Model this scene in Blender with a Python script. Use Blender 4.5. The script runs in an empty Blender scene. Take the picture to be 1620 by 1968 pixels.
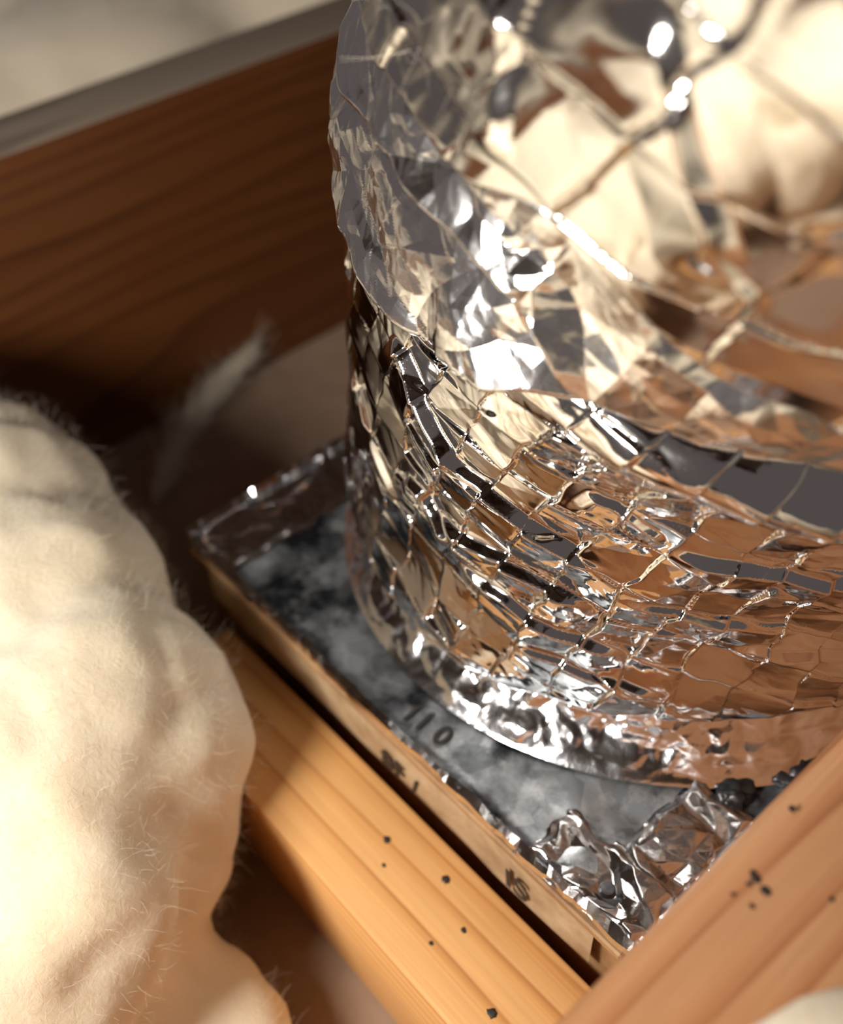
import bpy, bmesh, math
import numpy as np
from mathutils import Vector, Matrix

scene = bpy.context.scene
COL = scene.collection

# ------------------------------------------------------------------ camera
CAM = Vector((0.383, 0.0, 0.294))
RIGHT = Vector((0.657, 0.750, -0.077)).normalized()
FWD = Vector((-0.580, 0.438, -0.686)).normalized()
UP = RIGHT.cross(FWD).normalized()
FWD = UP.cross(RIGHT).normalized()
cd = bpy.data.cameras.new('camera')
cam = bpy.data.objects.new('camera', cd)
COL.objects.link(cam)
m = Matrix.Identity(4)
m.col[0][:3] = RIGHT
m.col[1][:3] = UP
m.col[2][:3] = -FWD
m.col[3][:3] = CAM
cam.matrix_world = m
cd.sensor_fit = 'HORIZONTAL'
cd.sensor_width = 36.0
cd.lens = 36.0 * 1990.0 / 1620.0
cd.clip_start = 0.005
cd.dof.use_dof = True
cd.dof.focus_distance = 0.214
cd.dof.aperture_fstop = 10.5
scene.camera = cam

# ------------------------------------------------------------------ world, lights, exposure
w = bpy.data.worlds.new('attic_gloom')
scene.world = w
w.use_nodes = True
bg = w.node_tree.nodes['Background']
bg.inputs[0].default_value = (0.62, 0.52, 0.50, 1)
bg.inputs[1].default_value = 0.16

def area(name, loc, target, size, power, col):
    ld = bpy.data.lights.new(name, 'AREA')
    ld.shape = 'DISK'
    ld.size = size
    ld.energy = power
    ld.color = col
    o = bpy.data.objects.new(name, ld)
    COL.objects.link(o)
    o.location = loc
    o.rotation_euler = (Vector(target) - Vector(loc)).to_track_quat('-Z', 'Y').to_euler()
    return o

area('work_light', (0.25, -0.235, 0.335), (0.15, 0.02, 0.08), 0.13, 2.25, (1.0, 0.945, 0.87))

scene.view_settings.view_transform = 'Standard'
scene.view_settings.look = 'None'
scene.view_settings.gamma = 1.0
scene.view_settings.exposure = 0.15
scene.view_settings.use_curve_mapping = False

# ------------------------------------------------------------------ noise helpers (numpy)
def hsh(i, j, seed, k=0):
    x = (i.astype(np.int64) * 374761393 + j.astype(np.int64) * 668265263 + (seed * 1013 + k * 7919 + 17) * 2147483647) & 0xFFFFFFFF
    x = ((x ^ (x >> 13)) * 1274126177) & 0xFFFFFFFF
    x = ((x ^ (x >> 16)) * 2246822519) & 0xFFFFFFFF
    x = x ^ (x >> 15)
    return (x & 0xFFFFFF) / float(0xFFFFFF) * 2 - 1

def sm(x):
    return x * x * (3 - 2 * x)

def step(a, b, x):
    return sm(np.clip((x - a) / (b - a), 0, 1))

def vnoise(p, q, seed):
    i = np.floor(p); j = np.floor(q)
    fx = sm(p - i); fy = sm(q - j)
    a = hsh(i, j, seed); b = hsh(i + 1, j, seed); c = hsh(i, j + 1, seed); d = hsh(i + 1, j + 1, seed)
    return (a * (1 - fx) + b * fx) * (1 - fy) + (c * (1 - fx) + d * fx) * fy

def noise3(P, seed):
    i = np.floor(P[:, 0]); j = np.floor(P[:, 1]); k = np.floor(P[:, 2])
    f = sm(P - np.floor(P))
    r = 0
    for dx in (0, 1):
        for dy in (0, 1):
            for dz in (0, 1):
                wgt = (f[:, 0] if dx else 1 - f[:, 0]) * (f[:, 1] if dy else 1 - f[:, 1]) * (f[:, 2] if dz else 1 - f[:, 2])
                r = r + wgt * hsh(i + dx + 57 * (k + dz), j + dy - 131 * (k + dz), seed)
    return r

def facets(s, t, a, b, seed, warp=0.35):
    """crumpled paper: random heights on a warped triangle lattice, flat in between"""
    ws = vnoise(s / (a * 1.7), t / (b * 1.7), seed + 50) * warp
    wt = vnoise(s / (a * 1.7) + 9, t / (b * 1.7) + 4, seed + 51) * warp
    p = s / a + ws; q = t / b + wt
    i = np.floor(p); j = np.floor(q)
    fx = p - i; fy = q - j
    h00 = hsh(i, j, seed); h10 = hsh(i + 1, j, seed); h01 = hsh(i, j + 1, seed); h11 = hsh(i + 1, j + 1, seed)
    lo = h00 + (h10 - h00) * fx + (h01 - h00) * fy
    hi = h11 + (h01 - h11) * (1 - fx) + (h10 - h11) * (1 - fy)
    A = np.where(fx + fy < 1, lo, hi)
    lo2 = h00 + (h10 - h00) * fx + (h11 - h10) * fy
    hi2 = h00 + (h11 - h01) * fx + (h01 - h00) * fy
    B = np.where(fx > fy, lo2, hi2)
    return np.where(hsh(i, j, seed, 3) > 0, A, B)

def quilt(s, t, g1, g2, ang, seed, tilt, groove, wid, warp=0.12):
    """pressed scrim grid: flat tilted cells between narrow creases"""
    ca, sa = math.cos(ang), math.sin(ang)
    p = (ca * s + sa * t) / g1; q = (-sa * s + ca * t) / g2
    p = p + warp * facets(p * 0.8, q * 0.8, 1.0, 1.0, seed + 31, 0.2) + 0.05 * vnoise(p * 3, q * 3, seed + 33)
    q = q + warp * facets(p * 0.8 + 7, q * 0.8, 1.0, 1.0, seed + 32, 0.2) + 0.05 * vnoise(p * 3, q * 3 + 9, seed + 34)
    i = np.floor(p); j = np.floor(q)
    fx = p - i - .5; fy = q - j - .5
    win = (1 - (2 * np.abs(fx)) ** 22) * (1 - (2 * np.abs(fy)) ** 22)
    h = (hsh(i, j, seed) * fx * g1 + hsh(i, j, seed, 1) * fy * g2) * tilt
    e = np.minimum((.5 - np.abs(fx)) * g1, (.5 - np.abs(fy)) * g2)
    depth = np.clip(hsh(i, j, seed, 5) * 1.6 + .35, 0, 1)
    sgn = np.where(np.abs(fx) * g1 > np.abs(fy) * g2, -1.0, 1.0)
    return h * win - groove * depth * np.exp(-(e / wid) ** 2) * np.where(hsh(i, j, seed, 6) > .2, -1.0, 1.0)

# ------------------------------------------------------------------ object helpers
def grid_mesh(name, P, closed, mat, parent=None, smooth=True):
    nv, nu = P.shape[:2]
    idx = np.arange(nv * nu).reshape(nv, nu)
    if closed:
        nxt = np.roll(idx, -1, axis=1)
        a, b, c, d = idx[:-1], nxt[:-1], nxt[1:], idx[1:]
    else:
        a, b, c, d = idx[:-1, :-1], idx[:-1, 1:], idx[1:, 1:], idx[1:, :-1]
    F = np.stack([a, b, c, d], -1).reshape(-1, 4)
    return np_mesh(name, P.reshape(-1, 3), F, mat, parent, smooth)

def np_mesh(name, V, F, mat, parent=None, smooth=True):
    me = bpy.data.meshes.new(name)
    k = F.shape[1]
    me.vertices.add(len(V)); me.vertices.foreach_set('co', np.ascontiguousarray(V, dtype=np.float32).ravel())
    me.loops.add(F.size); me.loops.foreach_set('vertex_index', np.ascontiguousarray(F, dtype=np.int32).ravel())
    me.polygons.add(len(F)); me.polygons.foreach_set('loop_start', np.arange(0, F.size, k, dtype=np.int32))
    me.update(calc_edges=True)
    me.polygons.foreach_set('use_smooth', np.full(len(F), smooth))
    me.validate()
    o = bpy.data.objects.new(name, me)
    COL.objects.link(o)
    for mt in (mat if isinstance(mat, (list, tuple)) else [mat]):
        me.materials.append(mt)
    if parent: o.parent = parent
    return o

def bm_obj(name, bm, mat, parent=None, smooth=False):
    me = bpy.data.meshes.new(name)
    bm.to_mesh(me); bm.free()
    o = bpy.data.objects.new(name, me)
    COL.objects.link(o)
    for mt in (mat if isinstance(mat, (list, tuple)) else [mat]):
        me.materials.append(mt)
    if smooth:
        me.polygons.foreach_set('use_smooth', np.full(len(me.polygons), True))
    if parent: o.parent = parent
    return o

def box_bm(x0, x1, y0, y1, z0, z1, bev=0.0, seg=3):
    bm = bmesh.new()
    bmesh.ops.create_cube(bm, size=1)
    for v in bm.verts:
        v.co = Vector(((x0 + x1) / 2 + v.co.x * (x1 - x0), (y0 + y1) / 2 + v.co.y * (y1 - y0), (z0 + z1) / 2 + v.co.z * (z1 - z0)))
    if bev:
        bmesh.ops.bevel(bm, geom=bm.edges[:], offset=bev, segments=seg, profile=.5, affect='EDGES')
    return bm

def empty(name, loc=(0, 0, 0)):
    o = bpy.data.objects.new(name, None)
    o.empty_display_size = .02
    COL.objects.link(o)
    return o

def tag(o, label=None, cat=None, group=None, kind=None):
    if label: o['label'] = label
    if cat: o['category'] = cat
    if group: o['group'] = group
    if kind: o['kind'] = kind
    return o

# ------------------------------------------------------------------ materials
def mat(name):
    mt = bpy.data.materials.new(name)
    mt.use_nodes = True
    nt = mt.node_tree
    return mt, nt, nt.nodes['Principled BSDF']

def N(nt, t, **kw):
    n = nt.nodes.new(t)
    for k, v in kw.items():
        if k in n.inputs.keys() if isinstance(k, str) else False:
            n.inputs[k].default_value = v
        else:
            setattr(n, k, v)
    return n

def ramp(nt, src, stops):
    r = nt.nodes.new('ShaderNodeValToRGB')
    el = r.color_ramp.elements
    while len(el) < len(stops): el.new(0.5)
    for e, (p, c) in zip(el, stops):
        e.position = p
        e.color = (*c, 1) if len(c) == 3 else c
    nt.links.new(src, r.inputs[0])
    return r.outputs[0]

def coords(nt, scale=(1, 1, 1), loc=(0, 0, 0), rot=(0, 0, 0)):
    tc = nt.nodes.new('ShaderNodeTexCoord')
    mp = nt.nodes.new('ShaderNodeMapping')
    mp.inputs['Scale'].default_value = scale
    mp.inputs['Location'].default_value = loc
    mp.inputs['Rotation'].default_value = rot
    nt.links.new(tc.outputs['Object'], mp.inputs['Vector'])
    return mp.outputs[0]

def noise(nt, vec, scale, detail=4, rough=.55, dist=0):
    n = nt.nodes.new('ShaderNodeTexNoise')
    n.inputs['Scale'].default_value = scale
    n.inputs['Detail'].default_value = detail
    n.inputs['Roughness'].default_value = rough
    n.inputs['Distortion'].default_value = dist
    nt.links.new(vec, n.inputs['Vector'])
    return n.outputs['Fac']

def mixc(nt, fac, a, b, blend='MIX'):
    mx = nt.nodes.new('ShaderNodeMix')
    mx.data_type = 'RGBA'
    mx.blend_type = blend
    for sock, v in ((mx.inputs[0], fac), (mx.inputs[6], a), (mx.inputs[7], b)):
        if hasattr(v, 'links'): nt.links.new(v, sock)
        elif isinstance(v, (int, float)): sock.default_value = v
        else: sock.default_value = (*v, 1)
    return mx.outputs[2]

def bump(nt, b, h, strength, dist):
    n = nt.nodes.new('ShaderNodeBump')
    n.inputs['Strength'].default_value = strength
    n.inputs['Distance'].default_value = dist
    nt.links.new(h, n.inputs['Height'])
    nt.links.new(n.outputs[0], b.inputs['Normal'])

def wood(name, light, mid, dark, along, spacing, pith, seed=0, rough=.55, warp=.010):
    """growth rings round a far off pith, drawn out along the grain"""
    mt, nt, b = mat(name)
    ax = 'xyz'.index(along)
    sc = [1.0, 1.0, 1.0]; sc[ax] = 0.10
    v = coords(nt, tuple(sc), (seed * .37, seed * .21, seed * .13))
    wn = nt.nodes.new('ShaderNodeTexNoise')
    wn.inputs['Scale'].default_value = 22; wn.inputs['Detail'].default_value = 2.5; wn.inputs['Roughness'].default_value = .45
    nt.links.new(v, wn.inputs['Vector'])
    sc0 = [1.0, 1.0, 1.0]; sc0[ax] = 0.0
    loc = [-pith[0], -pith[1], -pith[2]]; loc[ax] = 0
    p = coords(nt, tuple(sc0), tuple(loc))
    ln = nt.nodes.new('ShaderNodeVectorMath'); ln.operation = 'LENGTH'
    nt.links.new(p, ln.inputs[0])
    ad = N(nt, 'ShaderNodeMath', operation='MULTIPLY_ADD')
    nt.links.new(wn.outputs['Fac'], ad.inputs[0]); ad.inputs[1].default_value = warp * 4; nt.links.new(ln.outputs['Value'], ad.inputs[2])
    fr = N(nt, 'ShaderNodeMath', operation='DIVIDE'); nt.links.new(ad.outputs[0], fr.inputs[0]); fr.inputs[1].default_value = spacing
    fc = N(nt, 'ShaderNodeMath', operation='FRACT'); nt.links.new(fr.outputs[0], fc.inputs[0])
    c = ramp(nt, fc.outputs[0], [(0, light), (.45, light), (.80, mid), (.93, dark), (1, light)])
    sc2 = [1.0, 1.0, 1.0]; sc2[ax] = 0.02
    v2 = coords(nt, tuple(sc2), (seed, 0, seed))
    fine = noise(nt, v2, 1100, 3, .6)
    c = mixc(nt, .22, c, ramp(nt, fine, [(.3, tuple(x * .5 for x in mid)), (.7, tuple(min(1, x * 1.2) for x in light))]))
    sc3 = [1.0, 1.0, 1.0]; sc3[ax] = 0.25
    big = noise(nt, coords(nt, tuple(sc3), (seed * 3, 0, 0)), 45, 4, .6)
    c = mixc(nt, ramp(nt, big, [(.42, (0, 0, 0)), (.72, (.6, .6, .6))]), c, mid)
    nt.links.new(c, b.inputs['Base Color'])
    b.inputs['Roughness'].default_value = rough
    b.inputs['Specular IOR Level'].default_value = .35
    bump(nt, b, fine, .2, .0004)
    return mt

M = {}
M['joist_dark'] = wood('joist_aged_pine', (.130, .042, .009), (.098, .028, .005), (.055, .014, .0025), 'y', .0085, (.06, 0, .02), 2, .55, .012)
M['joist_top'] = wood('joist_dusty_top', (.30, .235, .18), (.24, .185, .14), (.15, .11, .08), 'y', .009, (-.03, 0, -.10), 5, .85, .006)
M['joist_near'] = wood('joist_orange_pine', (.56, .285, .135), (.46, .195, .082), (.33, .115, .042), 'y', .0120, (.30, 0, .10), 9, .45, .022)
M['cleat'] = wood('cleat_yellow_pine', (.76, .43, .17), (.66, .33, .11), (.44, .175, .048), 'x', .0042, (0, .03, -.02), 4, .5, .003)

def foil(name, col, rough, fine_scale, fine_str, dust=.25):
    mt, nt, b = mat(name)
    v = coords(nt)
    b.inputs['Metallic'].default_value = 1.0
    n1 = noise(nt, v, 55, 5, .6)
    c = ramp(nt, n1, [(.3, tuple(x * .92 for x in col)), (.7, col)])
    spk = noise(nt, v, 2600, 2, .5)
    sp = ramp(nt, spk, [(.66, (0, 0, 0)), (.82, (.5, .5, .5))])
    c = mixc(nt, sp, c, (.62, .57, .52))
    nt.links.new(c, b.inputs['Base Color'])
    r = ramp(nt, noise(nt, v, 30, 4), [(.35, (rough,) * 3), (.75, (rough + dust * .35,) * 3)])
    r2 = mixc(nt, sp, r, (.5, .5, .5))
    nt.links.new(r2, b.inputs['Roughness'])
    wr = noise(nt, v, fine_scale, 4, .55, .8)
    bump(nt, b, wr, fine_str, .0008)
    return mt

M['foil'] = foil('crinkled_foil', (.74, .725, .715), .06, 160, .03, .12)
M['foil_top'] = foil('smooth_foil', (.72, .705, .69), .09, 90, .06, .15)
M['foil_dusty'] = foil('dusty_foil', (.80, .79, .79), .15, 160, .05, .25)
M['foil_tape'] = foil('foil_tape', (.86, .86, .88), .13, 220, .2)

def galv():
    mt, nt, b = mat('galvanised_steel')
    v = coords(nt)
    vo = nt.nodes.new('ShaderNodeTexVoronoi')
    vo.inputs['Scale'].default_value = 140
    nt.links.new(v, vo.inputs['Vector'])
    sep = nt.nodes.new('ShaderNodeSeparateColor')
    nt.links.new(vo.outputs['Color'], sep.inputs[0])
    c = ramp(nt, sep.outputs[0], [(0, (.24, .26, .28)), (1, (.44, .47, .50))])
    blot = noise(nt, v, 42, 6, .62, .3)
    c = mixc(nt, ramp(nt, blot, [(.40, (1, 1, 1)), (.58, (0, 0, 0))]), c, (.030, .034, .040))
    ox = noise(nt, coords(nt, (1, 1, 1), (3, 1, 2)), 70, 6, .65, .2)
    oxm = ramp(nt, ox, [(.52, (0, 0, 0)), (.66, (.85, .85, .85))])
    c = mixc(nt, oxm, c, (.62, .65, .68))
    nt.links.new(c, b.inputs['Base Color'])
    b.inputs['Metallic'].default_value = .8
    r = ramp(nt, blot, [(.35, (.28,) * 3), (.65, (.46,) * 3)])
    nt.links.new(r, b.inputs['Roughness'])
    bump(nt, b, noise(nt, v, 130, 4), .3, .001)
    return mt
M['galv'] = galv()

def plain(name, c1, c2, scale, rough, metal=0, bs=.2, bd=.0006):
    mt, nt, b = mat(name)
    v = coords(nt)
    n = noise(nt, v, scale, 5, .6)
    nt.links.new(ramp(nt, n, [(.3, c1), (.7, c2)]), b.inputs['Base Color'])
    b.inputs['Roughness'].default_value = rough
    b.inputs['Metallic'].default_value = metal
    bump(nt, b, n, bs, bd)
    return mt
M['drywall'] = plain('drywall_back_paper', (.25, .165, .11), (.32, .215, .15), 60, .85)
M['label'] = plain('tan_label_paper', (.26, .165, .085), (.50, .37, .23), 90, .5)
M['ink'] = plain('black_ink', (.012, .010, .010), (.03, .025, .02), 300, .6)
M['mastic'] = plain('black_mastic', (.008, .008, .009), (.03, .03, .032), 300, .3)
M['rust'] = plain('brown_board_edge', (.20, .10, .04), (.42, .25, .12), 90, .6)
M['steel'] = plain('dark_screw_steel', (.03, .03, .032), (.10, .10, .11), 400, .35, .9)

def wool(name, c1, c2):
    mt, nt, b = mat(name)
    v = coords(nt)
    n = noise(nt, v, 26, 5, .6)
    nt.links.new(ramp(nt, n, [(.3, c1), (.7, c2)]), b.inputs['Base Color'])
    b.inputs['Roughness'].default_value = 1
    b.inputs['Specular IOR Level'].default_value = .05
    b.inputs['Subsurface Weight'].default_value = .6
    b.inputs['Subsurface Radius'].default_value = (1.0, .75, .45)
    b.inputs['Subsurface Scale'].default_value = .006
    b.inputs['Sheen Weight'].default_value = .15
    fine = noise(nt, v, 420, 5, .7, 1.0)
    bump(nt, b, fine, .35, .0015)
    return mt
M['wool'] = wool('glass_wool_cream', (.83, .71, .52), (.89, .79, .62))
M['wool_back'] = wool('glass_wool_pale', (.80, .69, .53), (.86, .76, .61))
mt, nt, b = mat('glass_fibre')
b.inputs['Base Color'].default_value = (.86, .78, .64, 1)
b.inputs['Roughness'].default_value = .6
b.inputs['Transmission Weight'].default_value = 0
M['fibre'] = mt

# ------------------------------------------------------------------ setting: ceiling board
o = bm_obj('ceiling', box_bm(-1.1, 1.4, -.9, 1.2, -.0125, 0), M['drywall'])
tag(o, 'brown paper back of the ceiling board between the joists', None, None, 'structure')

# ------------------------------------------------------------------ roof over the attic (seen only in the foil)
M['roof'] = wood('roof_sheathing', (.34, .24, .16), (.27, .18, .12), (.16, .10, .06), 'y', .02, (0, 0, 0), 14, .8)
def slope_box(name, y0, y1, t0, t1, m_, parent=None):
    bm = box_bm(-1.3, 1.6, y0, y1, t0, t1)
    for v in bm.verts: v.co.z += 1.25 + .42 * v.co.x
    return bm_obj(name, bm, m_, parent)
roof = slope_box('ceiling_roof', -1.4, 1.6, .14, .16, M['roof'])
tag(roof, 'sloping wooden roof deck over the attic', None, None, 'structure')
for y in np.arange(-1.2, 1.5, .4):
    slope_box('rafter', y - .019, y + .019, 0, .1395, M['joist_dark'], roof)

# ------------------------------------------------------------------ joists
def joist(name, x0, x1, m_side, m_top, bev, label):
    bm = box_bm(x0, x1, -.85, 1.15, 0, .14, bev, 4)
    if m_top:
        for f in bm.faces:
            if f.normal.z > .6: f.material_index = 1
    o = bm_obj(name, bm, [m_side] + ([m_top] if m_top else []), None, True)
    o.data.set_sharp_from_angle(angle=math.radians(40))
    return o
j1 = joist('ceiling_joist', -.038, 0, M['joist_dark'], M['joist_top'], .0018, '')
tag(j1, 'dark brown aged joist with a dusty grey top, behind the foil duct', 'joist')
j2 = joist('ceiling_joist', .3435, .3815, M['joist_near'], None, .0085, '')
tag(j2, 'orange pine joist with rounded edge in the lower right corner', 'joist')

# ------------------------------------------------------------------ wooden cleat
cl = empty('wood_cleat')
bm = box_bm(.172, .3425, .0495, .0795, 0, .049, .0012, 2)
o = bm_obj('cleat_block', bm, M['cleat'], cl, True)
o.data.set_sharp_from_angle(angle=math.radians(40))
tag(cl, 'yellow pine block lying in front of the metal box edge', 'wood block')
rs = np.random.RandomState(4)
def speck(x, y, z, r, parent):
    bm = bmesh.new()
    bmesh.ops.create_icosphere(bm, subdivisions=2, radius=r)
    k = rs.rand(len(bm.verts), 2)
    for v, q in zip(bm.verts, k):
        v.co = Vector((x + v.co.x * (.7 + .9 * q[0]), y + v.co.y * (.6 + .7 * q[1]), z + v.co.z * .2))
    bm_obj('dirt_speck', bm, M['ink'], parent, True)
for (x, y, r) in ((0.2622, 0.0687, 0.0009), (0.2807, 0.0725, 0.0010), (0.2933, 0.0670, 0.0006), (0.3118, 0.0586, 0.0011), (0.2671, 0.0636, 0.0005), (0.2903, 0.0591, 0.0005)):
    speck(x, y, .0491, r, cl)
for (x, y, r) in ((0.3513, 0.0803, 0.0009), (0.3513, 0.0788, 0.0005), (0.3536, 0.0797, 0.0009), (0.3484, 0.0943, 0.0007), (0.3537, 0.0763, 0.0005), (0.3506, 0.0757, 0.0004), (0.3611, 0.0857, 0.0005), (0.3505, 0.0807, 0.0005)):
    speck(x, y, .1401, r * .8, j2)

# ------------------------------------------------------------------ foil wrapped duct
AX = np.array([.246, .196]); ALPHA = math.radians(0); BEND = math.radians(45)
ZP = .188; RB = .0860
Dv = np.array([math.sin(BEND) * math.cos(ALPHA), math.sin(BEND) * math.sin(ALPHA), math.cos(BEND)])

def duct_surface(th, t, off):
    """elbow: each straight line of the mantle runs up to the mitre plane, then along the leaning upper duct.
       th, t, off arrays; t = distance from the mitre along the line."""
    zm = ZP - RB * np.cos(th - ALPHA) * math.tan(BEND / 2)
    taper = .001 + .055 * np.clip(-(t + .02), 0, .2)       # a little wider towards the base
    R = RB + taper + off
    # local radial directions: vertical below, leaning above
    wgt = .028
    spl = wgt * np.logaddexp(0, t / wgt) - wgt * np.logaddexp(0, (t - 1.0) / wgt) * 0
    k = 1 / (1 + np.exp(-t / wgt))
    er = np.stack([np.cos(th), np.sin(th), 0 * th], -1)
    el = np.array([math.cos(ALPHA), math.sin(ALPHA), 0])
    ez = np.array([0, 0, 1.])
    ep = np.array([-math.sin(ALPHA), math.cos(ALPHA), 0])
    el2 = math.cos(BEND) * el - math.sin(BEND) * ez
    e2 = np.cos(th - ALPHA)[..., None] * el2 + np.sin(th - ALPHA)[..., None] * ep
    nrm = er * (1 - k)[..., None] + e2 * k[..., None]
    nrm /= np.linalg.norm(nrm, axis=-1, keepdims=True)
    base = np.stack([AX[0] + RB * np.cos(th), AX[1] + RB * np.sin(th), zm], -1)
    P = base + ez * (t - spl)[..., None] + Dv * spl[..., None]
    return P + nrm * (R - RB)[..., None]

def theta_grid(fine, mid):
    parts = [np.arange(-180, -128, mid), np.arange(-128, -14, fine), np.arange(-14, 14, mid), np.arange(14, 180, 1.4)]
    return np.radians(np.concatenate(parts))
TH = theta_grid(.15, .5)
DEG = np.degrees(TH)

def knots(d, pts):
    """periodic smooth curve through (degree, value) knots"""
    xs = np.array([p[0] for p in pts], float); ys = np.array([p[1] for p in pts], float)
    xs = np.concatenate([xs - 360, xs, xs + 360]); ys = np.concatenate([ys, ys, ys])
    base = np.interp(d, xs, ys)
    kx = np.linspace(-4, 4, 9)
    return np.mean([np.interp(d + q, xs, ys) for q in kx], axis=0)

duct = empty('foil_wrapped_duct')
tag(duct, 'duct elbow wrapped in crumpled silver foil, standing on the metal box', 'duct')

def fold(s, t, a, b, amp, w1, w2):
    """a pleat from a to b (s,t in metres): rises gently over w1, drops off over w2"""
    a = np.array(a); b = np.array(b)
    d = b - a; L = np.linalg.norm(d); d = d / L
    n = np.array([-d[1], d[0]])
    u = ((s - a[0]) * d[0] + (t - a[1]) * d[1]) / L
    v = (s - a[0]) * n[0] + (t - a[1]) * n[1]
    v = v + .0012 * vnoise(u * 6, u * 0 + amp * 9e3, 77)
    env = np.clip(np.minimum(u, 1 - u) * 5, 0, 1)
    env = sm(env)
    prof = np.where(v > 0, np.clip(1 - v / w1, 0, 1), np.clip(1 + v / w2, 0, 1))
    return amp * env * prof

def zm_of(th):
    return ZP - RB * np.cos(th - ALPHA) * math.tan(BEND / 2)

# ---- lower wrap
zmr = zm_of(TH)
bot = knots(DEG, [(-180, .092), (-113, .089), (-94, .0835), (-73, .0845), (-57, .088), (-32, .091), (60, .092)]) + .0007 * vnoise(DEG / 5, DEG * 0, 5)
nrow = 420
vv = np.linspace(0, 1, nrow)[:, None]
t_bot = (bot - zmr)[None, :]
t_top = .032
T = t_bot + (t_top - t_bot) * vv
THg = np.broadcast_to(TH, T.shape)
S = THg * .095
Z = T + zmr[None, :]
d = np.zeros_like(T)
calm = step(-92, -104, DEG)[None, :]                      # the left side lies smoother
d += (.0015 - .0006 * calm) * facets(S, Z, .034, .024, 11)
quiet = 1 - .5 * step(-74, -56, DEG)[None, :]
d += .0006 * facets(S + .35 * Z, Z, .034, .0085, 12) * (1 - .5 * calm) * (.4 + .6 * quiet)
d += .00006 * facets(S, Z, .007, .006, 13, .5) * (1 - .5 * calm) * quiet
fan = np.clip(vnoise(S / .012, Z / .010, 15) * 2.2, 0, 1)
d += .00010 * quiet * fan * facets(S * .8 + Z * .6, Z * .8 - S * .6, .0016, .011, 16, .2)
d += .00010 * quiet * (1 - fan) * facets(S * .9 - Z * .44, Z * .9 + S * .44, .012, .0017, 17, .2) * (1 - calm)
d += quilt(S, Z, .0125, .0108, math.radians(-18), 14, .18, .00021, .00026, .18) * (1 - .35 * calm)
for a, b2, amp, w1, w2 in (
        ((-104, .173), (-86, .150), .0030, .0018, .013),
        ((-91, .156), (-64, .136), .0028, .0016, .013),
        ((-98, .137), (-86, .128), .0022, .0014, .011),
        ((-91, .1325), (-64, .123), .0026, .0015, .012),
        ((-87, .121), (-58, .109), .0022, .0014, .011),
        ((-76, .104), (-52, .099), .0016, .0012, .009),
        ((-58, .1480), (-30, .1385), .0022, .0018, .010),
        ((-62, .1300), (-36, .1210), .0016, .0014, .010),
        ((-46, .1160), (-22, .1100), .0018, .0016, .010),
        ((-70, .1610), (-58, .1500), .0014, .0014, .008),
        ((-118, .150), (-100, .120), .0014, .0020, .012)):
    d += fold(S, Z, (math.radians(a[0]) * .095, a[1]), (math.radians(b2[0]) * .095, b2[1]), amp, w1 * 1.15, w2)
# rounded shoulder under the seam on the right
sh = step(-86, -60, DEG)[None, :]
seam_t = knots(DEG, [(-180, -.008), (-117, -.0115), (-110, -.010), (-99.5, -.010), (-83, .0025), (-76, .0085), (-69, .011), (-59, .015), (-47, .0165), (-20, .016), (60, .008), (120, -.004)])[None, :]
d += sh * .0065 * np.exp(-((T - seam_t + .006) / .0075) ** 2)
d -= .010 * step(-.001, .012, T - seam_t)
# bottom edge rolls under
e = np.clip((Z - bot[None, :]) / .006, 0, 1)
d += .0030 * np.exp(-((Z - bot[None, :] - .006) / .010) ** 2)
d -= .0045 * (1 - np.clip((Z - bot[None, :]) / .003, 0, 1)) ** 2
grid_mesh('lower_wrap', duct_surface(THg, T, d), True, M['foil'], duct, True)

# ---- upper layers, each lying over the top edge of the one below
SEAM = [(-180, -.008), (-117, -.0115), (-110, -.010), (-99.5, -.010), (-83, .0025), (-76, .0085), (-69, .011), (-59, .015), (-47, .0165), (-20, .016), (60, .008), (120, -.004)]
LA = [(-180, .020), (-124, .012), (-110, .0225), (-100, .024), (-92, .026), (-85, .026), (-76.5, .014), (-69, .0165), (-59, .020), (-47, .0215), (-20, .020), (60, .016), (120, .018)]
LB = [(-180, .040), (-118, .0345), (-108, .038), (-95, .0405), (-89, .0505), (-83.5, .048), (-78, .045), (-69.5, .0395), (-61, .0385), (-54, .036), (-20, .030), (60, .024), (120, .034)]

def layer(name, lo, hi, rows, seed, edge_off, top_off, mt, big, small, q, extra=0.0, pw=1.0):
    lo_t = knots(DEG, lo) + .0008 * vnoise(DEG / 4, DEG * 0, seed + 3)
    hi_t = knots(DEG, hi) + .010 + extra
    T = lo_t[None, :] + (hi_t - lo_t)[None, :] * (np.linspace(0, 1, rows)[:, None] ** pw)
    THg = np.broadcast_to(TH, T.shape)
    S = THg * .095
    rel = T - lo_t[None, :]
    eo = knots(DEG, edge_off)[None, :]
    d = eo + (top_off - eo) * np.clip(rel / (hi_t - lo_t)[None, :], 0, 1)
    amp = .55 + .9 * np.abs(vnoise(S / .03, T / .03, seed + 9))
    for (a, b2, am) in big: d = d + am * facets(S, T, a, b2, seed) * amp; seed += 1
    for (a, b2, am) in small: d = d + am * facets(S + .3 * T, T, a, b2, seed, .5) * amp; seed += 1
    if q: d = d + quilt(S, T, *q)
    d = d - .0022 * (1 - np.clip(rel / .0022, 0, 1)) ** 2       # rolled edge
    return d, T, THg, S, rel

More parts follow.
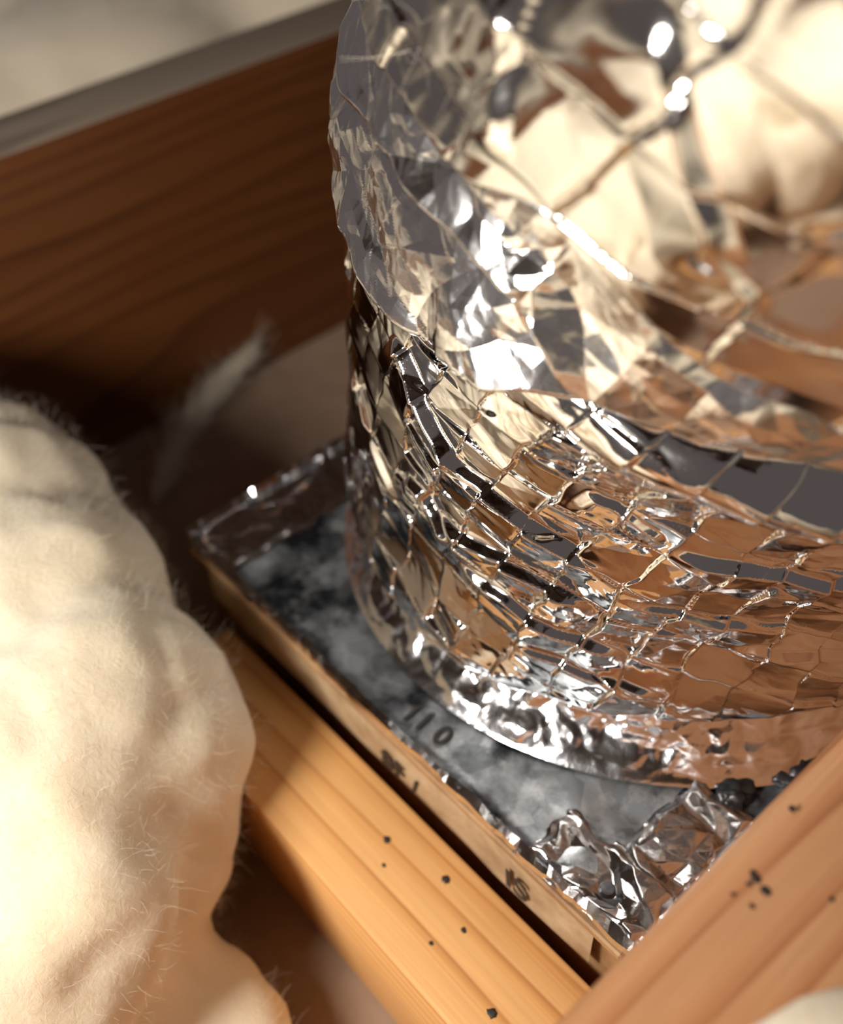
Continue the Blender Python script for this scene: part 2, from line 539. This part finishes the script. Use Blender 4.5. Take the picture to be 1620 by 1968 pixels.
EO1 = [(-180, .004), (-120, .0060), (-100, .0085), (-84, .0080), (-70, .001), (-58, -.002), (-45, -.003), (0, -.003), (90, .002)]
d, T, THg, S, rel = layer('f', SEAM, LA, 112, 120, EO1, -.006, None,
    [(.022, .018, .0026), (.011, .012, .0014)], [(.006, .005, .0005), (.0026, .0022, .00013)], None)
grid_mesh('fold_layer', duct_surface(THg, T, d), True, M['foil_dusty'], duct, False)

EO2 = [(-180, .005), (-120, .0070), (-100, .0085), (-75, .0085), (-60, .0040), (-45, .000), (0, 0), (90, .003)]
d, T, THg, S, rel = layer('f', LA, LB, 112, 220, EO2, -.004, None,
    [(.020, .017, .0028), (.010, .011, .0015)], [(.0055, .005, .0005), (.0025, .0022, .00014)], None)
grid_mesh('fold_layer', duct_surface(THg, T, d), True, M['foil_dusty'], duct, False)

TOPEND = [(-180, .40), (0, .40)]
EO3 = [(-180, .006), (-120, .0080), (-100, .0090), (-75, .0090), (-60, .0050), (-45, .003), (0, .003), (90, .004)]
TH = theta_grid(.34, .6); DEG = np.degrees(TH)
d, T, THg, S, rel = layer('f', LB, TOPEND, 470, 330, EO3, .006, None,
    [(.060, .050, .0013)], [(.020, .018, .0003)], (.0230, .0205, math.radians(4), 335, .07, .00040, .0006, .16), 0.0, 1.7)
left = step(-88, -104, DEG)[None, :] * np.exp(-(T / .13) ** 2)
d = d + left * (.0020 * facets(S, T, .016, .034, 341) + .0009 * facets(S, T, .006, .014, 342) + .0002 * facets(S, T, .0025, .006, 343))
for a, b2, amp, w1, w2 in (((-94, .090), (-74, .062), .0016, .003, .009), ((-84, .074), (-70, .056), .0010, .002, .008), ((-90, .112), (-68, .078), .0020, .003, .011), ((-104, .075), (-94, .050), .0016, .003, .009)):
    d = d + fold(S, T, (math.radians(a[0]) * .095, a[1]), (math.radians(b2[0]) * .095, b2[1]), amp, w1, w2)
PT = duct_surface(THg, T, d)
# close the far end (outside the picture) with a gathered cap
ctr = PT[-1].mean(0)
rings = [PT[-1] * (1 - k) + (ctr + Dv * .012) * k for k in (.15, .4, .7, .97)]
PT = np.concatenate([PT, np.array(rings)], 0)
grid_mesh('upper_wrap', PT, True, M['foil_top'], duct)

# ---- foil tape collar at the foot
rows = 70
vv = np.linspace(0, 1, rows)[:, None]
THg = np.broadcast_to(TH, (rows, len(TH)))
S = THg * .097
prof_r = np.interp(vv, [0, .05, .35, .6, 1], [.0985, .0972, .0900, .0860, .084])
prof_z = np.interp(vv, [0, .05, .35, .6, 1], [.0712, .0722, .0780, .0830, .100])
d = .0013 * facets(S, vv * .04 + 0 * S, .013, .012, 61) + .0006 * facets(S, vv * .04 + 0 * S, .005, .006, 62, .5) + .0002 * facets(S, vv * .04 + 0 * S, .0022, .003, 63, .5)
calm = step(-50, -38, DEG)[None, :] * .3
d = d * (1 - calm)
d = d * np.clip(vv * 6, .15, 1)
Rr = prof_r + d
Zz = prof_z + d * .6 + 0 * S
P = np.stack([AX[0] + Rr * np.cos(THg), AX[1] + Rr * np.sin(THg), Zz], -1)
grid_mesh('foil_tape_collar', P, True, M['foil_tape'], duct)

# ------------------------------------------------------------------ galvanised box (duct boot)
boot = empty('duct_boot')
tag(boot, 'galvanised sheet metal box with mottled top under the foil duct', 'metal box')
X0, X1, Y0, Y1, ZT = .150, .330, .0840, .30, .0700
bm = box_bm(X0 + .001, X1 - .001, Y0 + .001, Y1 - .001, .0005, ZT - .0012, .0015, 2)
bm_obj('box_side', bm, M['rust'], boot, True).data.set_sharp_from_angle(angle=math.radians(40))
# top plate, dented towards the corners
nx, ny = 170, 190
gx, gy = np.meshgrid(np.linspace(X0, X1, nx), np.linspace(Y0, Y1, ny))
ed = np.minimum(np.minimum(gx - X0, X1 - gx), np.minimum(gy - Y0, Y1 - gy))
z = ZT + .0004 * vnoise(gx / .02, gy / .02, 3)
cr = np.hypot(gx - X1, gy - Y0)
z += .0022 * facets(gx, gy, .016, .012, 71) * step(.055, .02, cr) + .0011 * facets(gx, gy, .007, .007, 72) * step(.05, .015, cr)
cl2 = np.hypot(gx - X0, gy - Y0)
z += .0012 * facets(gx, gy, .014, .01, 73) * step(.04, .012, cl2)
z += .0016 * step(.004, 0, ed)
grid_mesh('top_plate', np.stack([gx, gy, z], -1), False, M['galv'], boot)

def strip(name, pts, wdir, width, thick, mt, parent, seed, amp):
    """thin bent metal edge following pts"""
    pts = np.array(pts, float); n = 140
    L = np.linspace(0, 1, n)
    seg = np.linspace(0, 1, len(pts))
    C = np.stack([np.interp(L, seg, pts[:, k]) for k in range(3)], -1)
    wd = np.array(wdir, float)
    prof = [(-.5, -.5), (.5, -.5), (.5, .5), (-.5, .5)]
    up = np.array([0, 0, 1.])
    rows = []
    q = np.arange(n)
    for a, b2 in prof + [prof[0]]:
        nz = amp * vnoise(q / 5.0, q * 0 + 3 * a, seed) + amp * .6 * vnoise(q / 1.7, q * 0 + a, seed + 1)
        rows.append(C + wd * (a * width) + up * (b2 * thick) + up * nz[:, None] + wd * (.7 * nz[:, None]))
    return grid_mesh(name, np.array(rows), False, mt, parent, False)
strip('rim_edge', [(X0, Y0, ZT + .0012), ((X0 + X1) / 2, Y0 - .0005, ZT + .001), (X1, Y0, ZT + .0012)], (0, 1, 0), .0022, .0026, M['foil_tape'], boot, 5, .0006)
strip('rim_edge', [(X1, Y0, ZT + .0012), (X1 + .0005, .15, ZT + .0012), (X1, Y1, ZT + .0012)], (1, 0, 0), .0022, .0026, M['foil_tape'], boot, 8, .0008)
strip('rim_edge', [(X0, Y0, ZT + .0012), (X0 - .0005, .15, ZT + .0016), (X0, Y1, ZT + .0012)], (1, 0, 0), .0030, .0034, M['foil_tape'], boot, 11, .0011)

# foil tape patches folded over two corners
def patch(x0, x1, y0, y1, seed, amp, z0):
    n1, n2 = 90, 90
    a, b2 = np.meshgrid(np.linspace(x0, x1, n1), np.linspace(y0, y1, n2))
    z = z0 + amp * (facets(a, b2, .009, .008, seed) + .5 * facets(a, b2, .004, .004, seed + 1)) + amp
    ex = np.minimum(np.minimum(a - x0, x1 - a), np.minimum(b2 - y0, y1 - b2))
    z = z - amp * step(.003, 0, ex)
    a = a + .0015 * vnoise(b2 / .006, a * 0, seed + 5) * step(.01, 0, ex)
    b2 = b2 + .0015 * vnoise(a / .006, b2 * 0, seed + 6) * step(.01, 0, ex)
    return grid_mesh('foil_tape_patch', np.stack([a, b2, z], -1), False, M['foil_tape'], boot)
patch(.296, .3305, .0830, .1010, 81, .0016, ZT + .0006)
patch(.312, .3308, .098, .128, 84, .0016, ZT + .0006)
patch(.1495, .1730, .0850, .150, 87, .0010, ZT + .0008)

# front label strip with printing
strip_y = Y0 - .0006
n = 160
xs = np.linspace(X0 + .012, X1 - .010, n)
rowz = np.array([.0495, .054, .0620, .0665])
P = np.zeros((4, n, 3))
for k, zz in enumerate(rowz):
    P[k, :, 0] = xs
    P[k, :, 1] = strip_y - .0006 - .0006 * vnoise(xs / .018, xs * 0 + k, 91) - (.0008 if k in (1, 2) else 0)
    P[k, :, 2] = zz + .0006 * vnoise(xs / .01, xs * 0 + k, 92)
lab = grid_mesh('label_strip', P, False, M['label'], boot)
tag(lab, 'tan printed paper strip along the front of the box')
bm = box_bm(X0 + .002, X1 - .002, Y0 - .0020, Y0 + .0005, .0662, .0690, .0005, 1)
bm_obj('front_flange', bm, M['rust'], boot)

def text(txt, size, loc, xd, yd, parent):
    cu = bpy.data.curves.new('t', 'FONT')
    cu.body = txt; cu.size = size; cu.extrude = .00008; cu.offset = size * .02
    ob = bpy.data.objects.new('t', cu)
    COL.objects.link(ob)
    dg = bpy.context.evaluated_depsgraph_get()
    me = bpy.data.meshes.new_from_object(ob.evaluated_get(dg))
    bpy.data.objects.remove(ob)
    o = bpy.data.objects.new('printed_lettering', me)
    COL.objects.link(o)
    me.materials.clear(); me.materials.append(M['ink'])
    xd = Vector(xd).normalized(); yd = Vector(yd).normalized(); zd = xd.cross(yd)
    mm = Matrix.Identity(4)
    mm.col[0][:3] = xd; mm.col[1][:3] = yd; mm.col[2][:3] = zd; mm.col[3][:3] = Vector(loc)
    me.transform(mm)
    o.parent = parent
    return o
text('IS', .011, (.2930, strip_y - .0022, .0535), (1, 0, 0), (0, 0, 1), lab)
text('8F /', .010, (.2460, strip_y - .0022, .0540), (1, 0, 0), (0, 0, 1), lab)
text('11 0', .0085, (.2480, .0875, ZT + .0010), (1, .1, 0), (-.1, 1, 0), boot)

# black mastic lumps along the edges
rs = np.random.RandomState(9)
def lump(x, y, z, r):
    bm = bmesh.new()
    bmesh.ops.create_icosphere(bm, subdivisions=3, radius=1)
    P = np.array([v.co[:] for v in bm.verts])
    k = 1 + .45 * noise3(P * 1.6 + rs.rand(3) * 50, 3) + .25 * noise3(P * 4 + rs.rand(3) * 50, 4)
    for v, kk in zip(bm.verts, k):
        v.co = Vector((x + v.co.x * r[0] * kk, y + v.co.y * r[1] * kk, z + v.co.z * r[2] * kk))
    return bm_obj('mastic_lump', bm, M['mastic'], boot, True)
for x in (.2745, .2775, .2800, .2825, .2860): lump(x, Y0 + .0003, ZT + .0012, (.0022, .0009, .0012))
for x in (.208, .214, .220, .232, .238): lump(x, Y0 + .0006, ZT + .0006, (.0025, .0009, .0010))
for k in range(12): lump(X1 - .004 + .005 * rs.rand() - .006 * (k % 2), .126 + .035 * rs.rand(), ZT + .001, (.004, .004, .0022))
for k in range(9): lump(X0 + .003 + .006 * rs.rand(), .150 + .035 * rs.rand(), ZT + .001, (.004, .005, .003))
# screw by the near corner
bm = bmesh.new()
bmesh.ops.create_cone(bm, cap_ends=True, segments=20, radius1=.0021, radius2=.0016, depth=.0012)
bmesh.ops.translate(bm, verts=bm.verts[:], vec=(.3175, .0895, ZT + .0042))
bm_obj('screw', bm, M['steel'], boot)

# ------------------------------------------------------------------ glass wool
def remesh(bms, voxel, smooth_it):
    bm = bmesh.new()
    for (c, r) in bms:
        b0 = bmesh.new()
        bmesh.ops.create_icosphere(b0, subdivisions=4, radius=1)
        for v in b0.verts:
            v.co = Vector((c[0] + v.co.x * r[0], c[1] + v.co.y * r[1], c[2] + v.co.z * r[2]))
        tmp = bpy.data.meshes.new('t'); b0.to_mesh(tmp); b0.free()
        bm.from_mesh(tmp); bpy.data.meshes.remove(tmp)
    me = bpy.data.meshes.new('t'); bm.to_mesh(me); bm.free()
    ob = bpy.data.objects.new('t', me); COL.objects.link(ob)
    md = ob.modifiers.new('r', 'REMESH'); md.mode = 'VOXEL'; md.voxel_size = voxel
    ms = ob.modifiers.new('s', 'SMOOTH'); ms.iterations = smooth_it; ms.factor = .5
    dg = bpy.context.evaluated_depsgraph_get()
    res = bpy.data.meshes.new_from_object(ob.evaluated_get(dg))
    bpy.data.objects.remove(ob); bpy.data.meshes.remove(me)
    return res

def woolify(me, name, mt, octs, parent, zmin=.001):
    n = len(me.vertices)
    P = np.empty(n * 3, np.float32); me.vertices.foreach_get('co', P); P = P.reshape(-1, 3).astype(float)
    Nn = np.empty(n * 3, np.float32); me.vertices.foreach_get('normal', Nn); Nn = Nn.reshape(-1, 3).astype(float)
    dsp = 0
    for k, (sc, am) in enumerate(octs):
        nz = noise3(P / sc + 11 * k, 7 + k)
        dsp = dsp + (am * nz if am > 0 else -am * (np.minimum(np.abs(nz) * 2.2, 1) - 1))
    P = P + Nn * np.asarray(dsp)[:, None]
    P[:, 2] = np.maximum(P[:, 2], zmin)
    ins = (P[:, 0] > .168) & (P[:, 0] < .345) & (P[:, 1] > .0485) & (P[:, 1] < .0805) & (P[:, 2] < .0505)
    P[ins, 2] = .0505
    me.vertices.foreach_set('co', P.astype(np.float32).ravel())
    me.update()
    me.polygons.foreach_set('use_smooth', np.full(len(me.polygons), True))
    o = bpy.data.objects.new(name, me); COL.objects.link(o)
    me.materials.clear(); me.materials.append(mt)
    o.parent = parent
    return P, Nn

def fibres(name, base, nrm, count, length, rad, seed, parent, lie=.6):
    rs = np.random.RandomState(seed)
    idx = rs.randint(0, len(base), count)
    p0 = base[idx] - nrm[idx] * .001
    rnd = rs.normal(size=(count, 3))
    dirn = nrm[idx] * (1 - lie) + rnd * lie
    dirn /= np.linalg.norm(dirn, axis=1, keepdims=True)
    curl = rs.normal(size=(count, 3))
    L = length * (.3 + rs.rand(count) ** 2 * 1.4)
    ns = 4
    pts = []
    p = p0.copy(); dd = dirn.copy()
    for k in range(ns):
        pts.append(p.copy())
        p = p + dd * (L / (ns - 1))[:, None]
        dd = dd + curl * .22 + rs.normal(size=(count, 3)) * .12
        dd /= np.linalg.norm(dd, axis=1, keepdims=True)
    pts = np.array(pts)                                    # ns, count, 3
    a = np.cross(dirn, rnd + .01); a /= np.linalg.norm(a, axis=1, keepdims=True)
    b2 = np.cross(dirn, a)
    V = np.zeros((count, ns, 3, 3))
    for k in range(ns):
        rr = rad * (1 - .6 * k / (ns - 1))
        for c in range(3):
            an = 2 * math.pi * c / 3
            V[:, k, c] = pts[k] + rr * (math.cos(an) * a + math.sin(an) * b2)
    off = (np.arange(count) * ns * 3)[:, None, None]
    kk = np.arange(ns - 1)[None, :, None]; cc = np.arange(3)[None, None, :]
    c1 = (cc + 1) % 3
    F = np.stack([off + kk * 3 + cc, off + kk * 3 + c1, off + (kk + 1) * 3 + c1, off + (kk + 1) * 3 + cc], -1).reshape(-1, 4)
    o = np_mesh(name, V.reshape(-1, 3), F, M['fibre'], parent)
    o['kind'] = 'stuff'
    return o

# foreground batt with torn end
batt = empty('insulation_batt')
tag(batt, 'big cream glass wool clump in the left foreground covering the wood block', 'insulation')
lobes = [((.040, -.014, .066), (.080, .090, .062)), ((.100, -.008, .066), (.078, .090, .062)), ((.150, -.004, .064), (.066, .080, .056)),
         ((.194, .011, .068), (.048, .060, .044)), ((.200, -.003, .042), (.050, .052, .042)), ((.218, -.013, .058), (.042, .044, .036)),
         ((.208, .019, .048), (.037, .035, .034)),
         ((.226, .002, .066), (.030, .032, .027)),
         ((.225, -.008, .022), (.036, .030, .022)), ((.252, -.002, .014), (.040, .032, .019)), ((.232, -.040, .045), (.045, .034, .040)),
         ((.10, -.15, .055), (.13, .14, .060)), ((.23, -.17, .055), (.12, .13, .056)), ((.10, -.36, .055), (.14, .17, .062)), ((.23, -.38, .055), (.12, .17, .060)),
         ((.10, -.60, .055), (.14, .17, .062)), ((.23, -.62, .055), (.12, .17, .060))]
me = remesh(lobes, .0035, 3)
n = len(me.vertices)
P = np.empty(n * 3, np.float32); me.vertices.foreach_get('co', P); P = P.reshape(-1, 3)
P[:, 0] = np.clip(P[:, 0], .008, .336)
me.vertices.foreach_set('co', P.ravel()); me.update()
P, Nn = woolify(me, 'wool_body', M['wool'], [(.060, .006), (.065, -.0055), (.030, -.0018), (.018, .0016), (.008, .0008)], batt)
selv = (P[:, 1] > -.06) & (P[:, 2] > .012) & (P[:, 0] > .02)
fibres('wool_fibres', P[selv], Nn[selv], 17000, .0060, .000032, 3, batt, .5)

# batt beyond the dark joist
bb = empty('insulation_batt')
tag(bb, 'pale cream glass wool batt beyond the dark joist in the upper left corner', 'insulation')
rs2 = np.random.RandomState(21)
lobes = []
for x in np.arange(-.45, -.08, .085):
    for y in np.arange(-.5, 1.0, .12):
        lobes.append(((x + rs2.uniform(-.01, .01), y + rs2.uniform(-.02, .02), .075), (.085, .11, .078 + rs2.uniform(-.004, .008))))
me = remesh(lobes, .009, 5)
n = len(me.vertices)
P = np.empty(n * 3, np.float32); me.vertices.foreach_get('co', P); P = P.reshape(-1, 3)
P[:, 0] = np.minimum(P[:, 0], -.0405)
me.vertices.foreach_set('co', P.ravel()); me.update()
P, Nn = woolify(me, 'wool_body', M['wool_back'], [(.05, .004), (.02, .002)], bb)
selv = (P[:, 0] > -.25) & (P[:, 1] > .0) & (P[:, 1] < .5) & (P[:, 2] > .08)
fibres('wool_fibres', P[selv], Nn[selv], 3500, .014, .00006, 5, bb)

# batt beyond the near joist (only its edge reaches into the corner)
br = empty('insulation_batt')
tag(br, 'edge of a cream glass wool batt in the extreme lower right corner', 'insulation')
lobes = []
for x in np.arange(.44, .85, .085):
    for y in np.arange(-.7, 1.0, .12):
        lobes.append(((x + rs2.uniform(-.01, .01), y + rs2.uniform(-.02, .02), .072), (.085, .11, .076 + rs2.uniform(-.004, .006))))
lobes.append(((.400, .050, .143), (.038, .042, .024)))
me = remesh(lobes, .009, 5)
n = len(me.vertices)
P = np.empty(n * 3, np.float32); me.vertices.foreach_get('co', P); P = P.reshape(-1, 3)
low = P[:, 2] < .1415
P[low, 0] = np.maximum(P[low, 0], .3875)
me.vertices.foreach_set('co', P.ravel()); me.update()
P, Nn = woolify(me, 'wool_body', M['wool'], [(.05, .003), (.02, .0015)], br)

# batt in the bay behind the duct
bk = empty('insulation_batt')
tag(bk, 'cream glass wool batt behind the foil duct between the two joists', 'insulation')
lobes = []
for x in (.07, .17, .275):
    for y in np.arange(.52, 1.1, .12):
        lobes.append(((x, y, .06), (.068, .10, .068)))
me = remesh(lobes, .009, 5)
woolify(me, 'wool_body', M['wool_back'], [(.05, .003), (.02, .0015)], bk)

# thin wisp of wool on the ceiling board
ws = empty('wool_wisp')
tag(ws, 'thin greyish wisp of glass wool on the board beside the dark joist', 'wool wisp')
pth = np.array([(.004, .196, .012), (.006, .176, .008), (.019, .151, .005), (.033, .128, .004), (.050, .111, .003)])
rw = np.random.RandomState(31)
kk = rw.rand(1500) ** .8
bp = np.stack([np.interp(kk, np.linspace(0, 1, 5), pth[:, q]) for q in range(3)], -1)
wd = np.interp(kk, [0, .3, .6, 1], [.003, .0070, .0045, .0025])
bp += np.stack([rw.normal(size=1500) * wd * .55, rw.normal(size=1500) * wd * .55, np.abs(rw.normal(size=1500)) * .0012 + .0006], -1)
fibres('wool_strands', bp, np.tile(np.array([[-.45, .85, .25]]), (1500, 1)), 1500, .016, .00010, 6, ws, .25)

# loose fibres caught on the foil
lf = empty('loose_fibres')
tag(lf, 'few loose glass fibres caught on the upper left edge of the foil', 'fibres')
sel = []
pp = duct_surface(np.radians(np.array([-128., -126, -124, -121, -118, -115, -110, -106])), np.array([.045, .05, .056, .052, .045, .05, .05, .055]), np.full(8, .006))
nn = np.stack([np.cos(np.radians(np.array([-150.] * 8))), np.sin(np.radians(np.array([-150.] * 8))), np.zeros(8)], -1)
fibres('fibre_tuft', pp, nn, 46, .012, .00005, 12, lf, .55)
